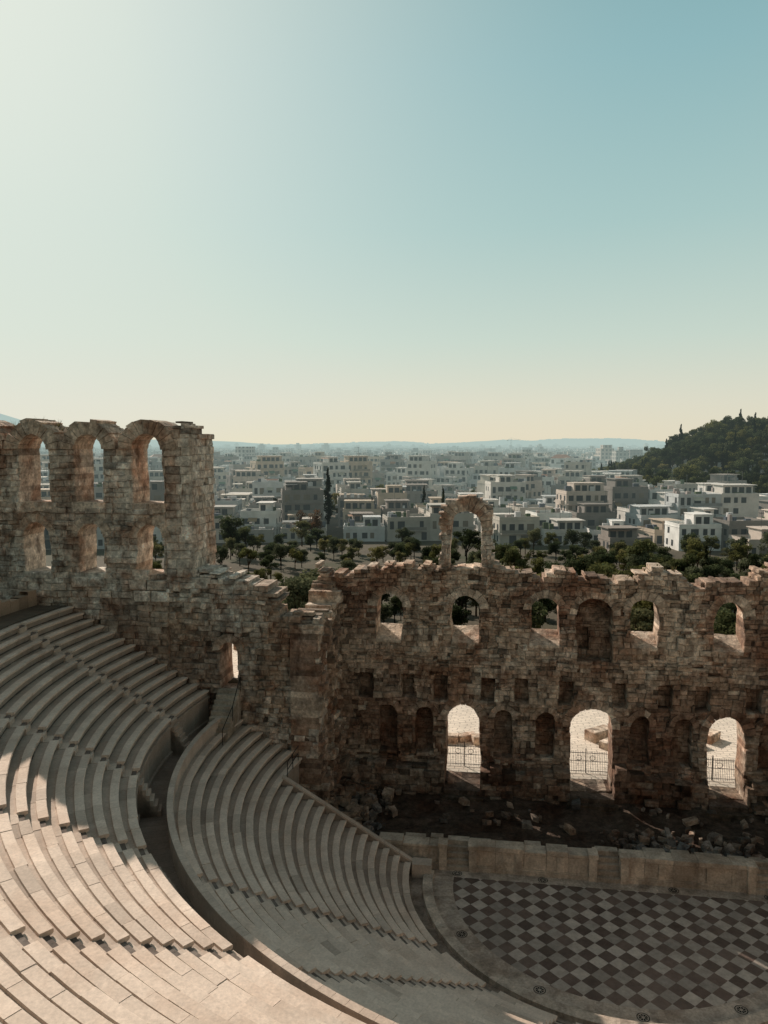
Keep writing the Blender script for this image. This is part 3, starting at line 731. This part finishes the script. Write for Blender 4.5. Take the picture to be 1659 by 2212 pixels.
        while k<hw-1.6:
            ww=rng.choice([1.1,1.5,2.0]); 
            if rng.random()<.88: mb.poly([xf(k,-hd-.04,zb+.3 if bal else zb+.9),xf(k+ww,-hd-.04,zb+.3 if bal else zb+.9),xf(k+ww,-hd-.04,zb+2.5),xf(k,-hd-.04,zb+2.5)],wd if rng.random()<.75 else (.2,.17,.13))
            k+=ww+rng.uniform(.7,1.5)
        for sx in (-1,1):
            k=-hd+1
            if bal and f>0 and rng.random()<.6: mb.box(min(sx*hw,sx*(hw+1.1)),max(sx*hw,sx*(hw+1.1)),-hd*.6,hd*.5,zb-.1,zb+.9,mul(c,.9),xf)
            while k<hd-1.6:
                if rng.random()<.6: mb.poly([xf(sx*(hw+.04),k,zb+.8),xf(sx*(hw+.04),k+1.2,zb+.8),xf(sx*(hw+.04),k+1.2,zb+2.4),xf(sx*(hw+.04),k,zb+2.4)],wd)
                k+=rng.uniform(2.2,3.6)
    mb.build('apartment_building',M_BLD)
rb=random.Random(11); far=MB(); far.uv=[]
def farbox(cx,cy,w,d,h,c,rng,rot,z0=None):
    z0=th(cx,cy)-1 if z0 is None else z0; ca,sa=math.cos(rot),math.sin(rot)
    def xf(x,y,z): return (cx+x*ca-y*sa,cy+x*sa+y*ca,z0+z)
    hw,hd=w/2,d/2; C=[(-hw,-hd),(hw,-hd),(hw,hd),(-hw,hd)]; o=rng.uniform(0,3)
    for i in range(4):
        a=C[i];b=C[(i+1)%4]; L=w if i%2==0 else d
        far.poly([xf(a[0],a[1],0),xf(b[0],b[1],0),xf(b[0],b[1],h),xf(a[0],a[1],h)],c); far.uv+=[(o,.1),(o+L,.1),(o+L,h+.1),(o,h+.1)]
    rc=mul(c,rng.uniform(.55,1.1)) if rng.random()>.07 else (.28,.15,.11)
    far.poly([xf(*C[0],h),xf(*C[1],h),xf(*C[2],h),xf(*C[3],h)],rc); far.uv+=[(0,0)]*4
ctree=empty('street_trees'); nct=0; nb=0
def district(x,y):
    k=nz(x/260.+5,y/260.+9,3)
    return 0 if k<-.12 else 1 if k<.15 else 2
DA=[math.radians(q) for q in (4.1,28,-22)]
for di in range(3):
    GA=-DA[di]; WANG=math.radians(YAW)-GA
    def G2W(gx,gy):
        X_=gx*math.cos(GA)+gy*math.sin(GA); Y_=-gx*math.sin(GA)+gy*math.cos(GA)
        return (CAM[0]+Rv[0]*X_+Fv[0]*Y_, CAM[1]+Rv[1]*X_+Fv[1]*Y_)
    for bi in range(-100,100):
        for bj in range(-20,100):
            gx0=bi*42+3.5; gy0=bj*48+10
            cx,cy=G2W(gx0+18,gy0+22); D=math.hypot(cx-CAM[0],cy-CAM[1]); az=azof(cx,cy)
            if abs(az)>(31 if D>400 else 38) or D<150 or D>4700: continue
            coarse=D>2400
            n1,n2=(3,4) if not coarse else (2,3)
            lw,ld=37./n1,44./n2
            for i in range(n1):
                for j in range(n2):
                    x,y=G2W(gx0+(i+.5)*lw+rb.uniform(-.8,.8),gy0+(j+.5)*ld+rb.uniform(-1,1))
                    DD=math.hypot(x-CAM[0],y-CAM[1]); az_=azof(x,y)
                    if DD<(206 if az_>6 else 214): continue
                    dd=district(x,y) if DD>290 else 0
                    if dd!=di: continue
                    if hillh(x,y)>5 or (az_>18.2 and 335<DD<620): continue
                    if rb.random()<(.08 if DD>400 else .12):
                        if DD<1300 and nct<480: put(rb.choice(rounds+pines+[cyps[1]]),x,y,rb.uniform(.8,1.25),ctree,'tree'); nct+=1
                        continue
                    r_=WANG+rb.gauss(0,.06)
                    if DD<560:
                        fl=rb.choice([2,2,3,3,4,4,5,6]) if DD>330 else rb.choice([1,2,2,3,3,4] if DD>240 else [1,1,2,2])
                        building(x,y,lw-rb.uniform(-.5,2.5),ld-rb.uniform(0,3),fl,rb,r_); nb+=1
                    else:
                        c=mul(rb.choice(WC),rb.uniform(.6,1.08)); h=rb.uniform(6,18)+(rb.uniform(6,12) if rb.random()<.012 else 0)
                        w,d=lw-rb.uniform(.1,2.5),ld-rb.uniform(.1,2.5); farbox(x,y,w,d,h,c,rb,r_)
                        if rb.random()<.75:
                            farbox(x+rb.uniform(-2,2),y+rb.uniform(-2,2),w*rb.uniform(.3,.7),d*rb.uniform(.3,.7),h+2.9,mul(c,rb.uniform(.85,1.05)),rb,r_)
for k in range(24):
    D=285+k*22; 
    for sg in (-1,1): 
        x,y=P(-4.1,D); x+=Rv[0]*sg*3.2; y+=Rv[1]*sg*3.2
        put(rb.choice(rounds),x,y,rb.uniform(.8,1.1),ctree,'tree')
for k in range(11000):
    D=4600+4400*rb.random()**1.3; x,y=P(rb.uniform(-31,31),D); w=rb.uniform(12,34)
    farbox(x,y,w,rb.uniform(12,24),rb.uniform(6,13)+(rb.uniform(4,10) if rb.random()<.01 else 0),mul(rb.choice(WC),rb.uniform(.5,1.0)),rb,rb.uniform(0,3))
far.build('distant_city',M_CITY)
mb=MB(); x,y=P(9.3,1300)
for dx in (-.9,.9):
    bar(mb,(x+dx,y,th(x,y)),(x+dx,y,34),.22,(.3,.25,.2))
for k in range(14): bar(mb,(x-.9,y,-20+k*4),(x+.9,y,-16+k*4),.15,(.3,.25,.2))
bar(mb,(x-7,y,34),(x+16,y,34.5),.35,(.3,.25,.2)); bar(mb,(x,y,34),(x,y,38),.2,(.3,.25,.2)); bar(mb,(x,y,38),(x+14,y,34.6),.12,(.3,.25,.2)); bar(mb,(x,y,38),(x-6,y,34.2),.12,(.3,.25,.2)); mb.box(x-7,x-4.5,y-.6,y+.6,32.6,34,(.3,.3,.3))
mb.build('tower_crane',M_BLD)
print('buildings',nb,'far faces',len(far.f))
# ---------------------------------------------------------------- light
EL=30.5; AZ=-43.0
a=math.radians(AZ); e=math.radians(EL)
S=Vector((math.sin(a)*math.cos(e),math.cos(a)*math.cos(e),math.sin(e)))
ld=bpy.data.lights.new('sun','SUN'); ld.energy=5.0; ld.angle=math.radians(.5); ld.color=(1,.86,.73)
lo=bpy.data.objects.new('sun',ld); lo.rotation_euler=S.to_track_quat('Z','Y').to_euler(); sc.collection.objects.link(lo)
w=bpy.data.worlds.new('World'); sc.world=w; w.use_nodes=True; nt=w.node_tree; nt.nodes.clear()
sky=N(nt,'ShaderNodeTexSky',sky_type='NISHITA'); sky.sun_disc=False; sky.sun_elevation=e; sky.sun_rotation=math.radians(AZ)%(2*math.pi)
sky.air_density=1.0; sky.dust_density=1.0; sky.ozone_density=1.2; sky.altitude=100
tc=N(nt,'ShaderNodeTexCoord'); sx=N(nt,'ShaderNodeSeparateXYZ'); nt.links.new(tc.outputs['Generated'],sx.inputs[0])
rp=ramp_n(nt,sx.outputs[2],[(0.,(7.9,7.2,5.5)),(.05,(7.3,7.1,5.8)),(.13,(5.8,6.8,5.9)),(.26,(4.05,5.85,5.55)),(.42,(2.8,4.85,5.05)),(.52,(2.2,4.15,4.4)),(.7,(1.7,2.05,2.0)),(1.,(1.4,1.6,1.55))])
dt=N(nt,'ShaderNodeVectorMath',operation='DOT_PRODUCT'); nt.links.new(tc.outputs['Generated'],dt.inputs[0]); dt.inputs[1].default_value=S
g=math_n(nt,'POWER',math_n(nt,'MULTIPLY',math_n(nt,'MAXIMUM',math_n(nt,'SUBTRACT',dt.outputs['Value'],.58),0.),1/.42),2.8)
g=math_n(nt,'MULTIPLY',g,.97,True)
col=mix_n(nt,g,rp,(8.1,8.5,7.5))
bk=ramp_n(nt,math_n(nt,'ADD',math_n(nt,'MULTIPLY',dt.outputs['Value'],.5),.5),[(.35,(.68,.56,.49)),(.66,(1.,1.,1.))])
col=mix_n(nt,1.,col,bk,'MULTIPLY')
ns=mix_n(nt,1.,sky.outputs[0],(9.,9.,9.),'DARKEN')
col=mix_n(nt,.08,col,ns)
bg=N(nt,'ShaderNodeBackground'); bg.inputs[1].default_value=.1; wo=N(nt,'ShaderNodeOutputWorld')
nt.links.new(col,bg.inputs[0]); nt.links.new(bg.outputs[0],wo.inputs[0])
# ---------------------------------------------------------------- camera
cd=bpy.data.cameras.new('camera'); cd.sensor_fit='VERTICAL'; cd.sensor_height=32; cd.lens=32*1670/2212; cd.clip_end=30000; cd.clip_start=.1
co=bpy.data.objects.new('camera',cd); co.location=CAM; co.rotation_euler=(math.radians(85),0,math.radians(YAW)); sc.collection.objects.link(co); sc.camera=co
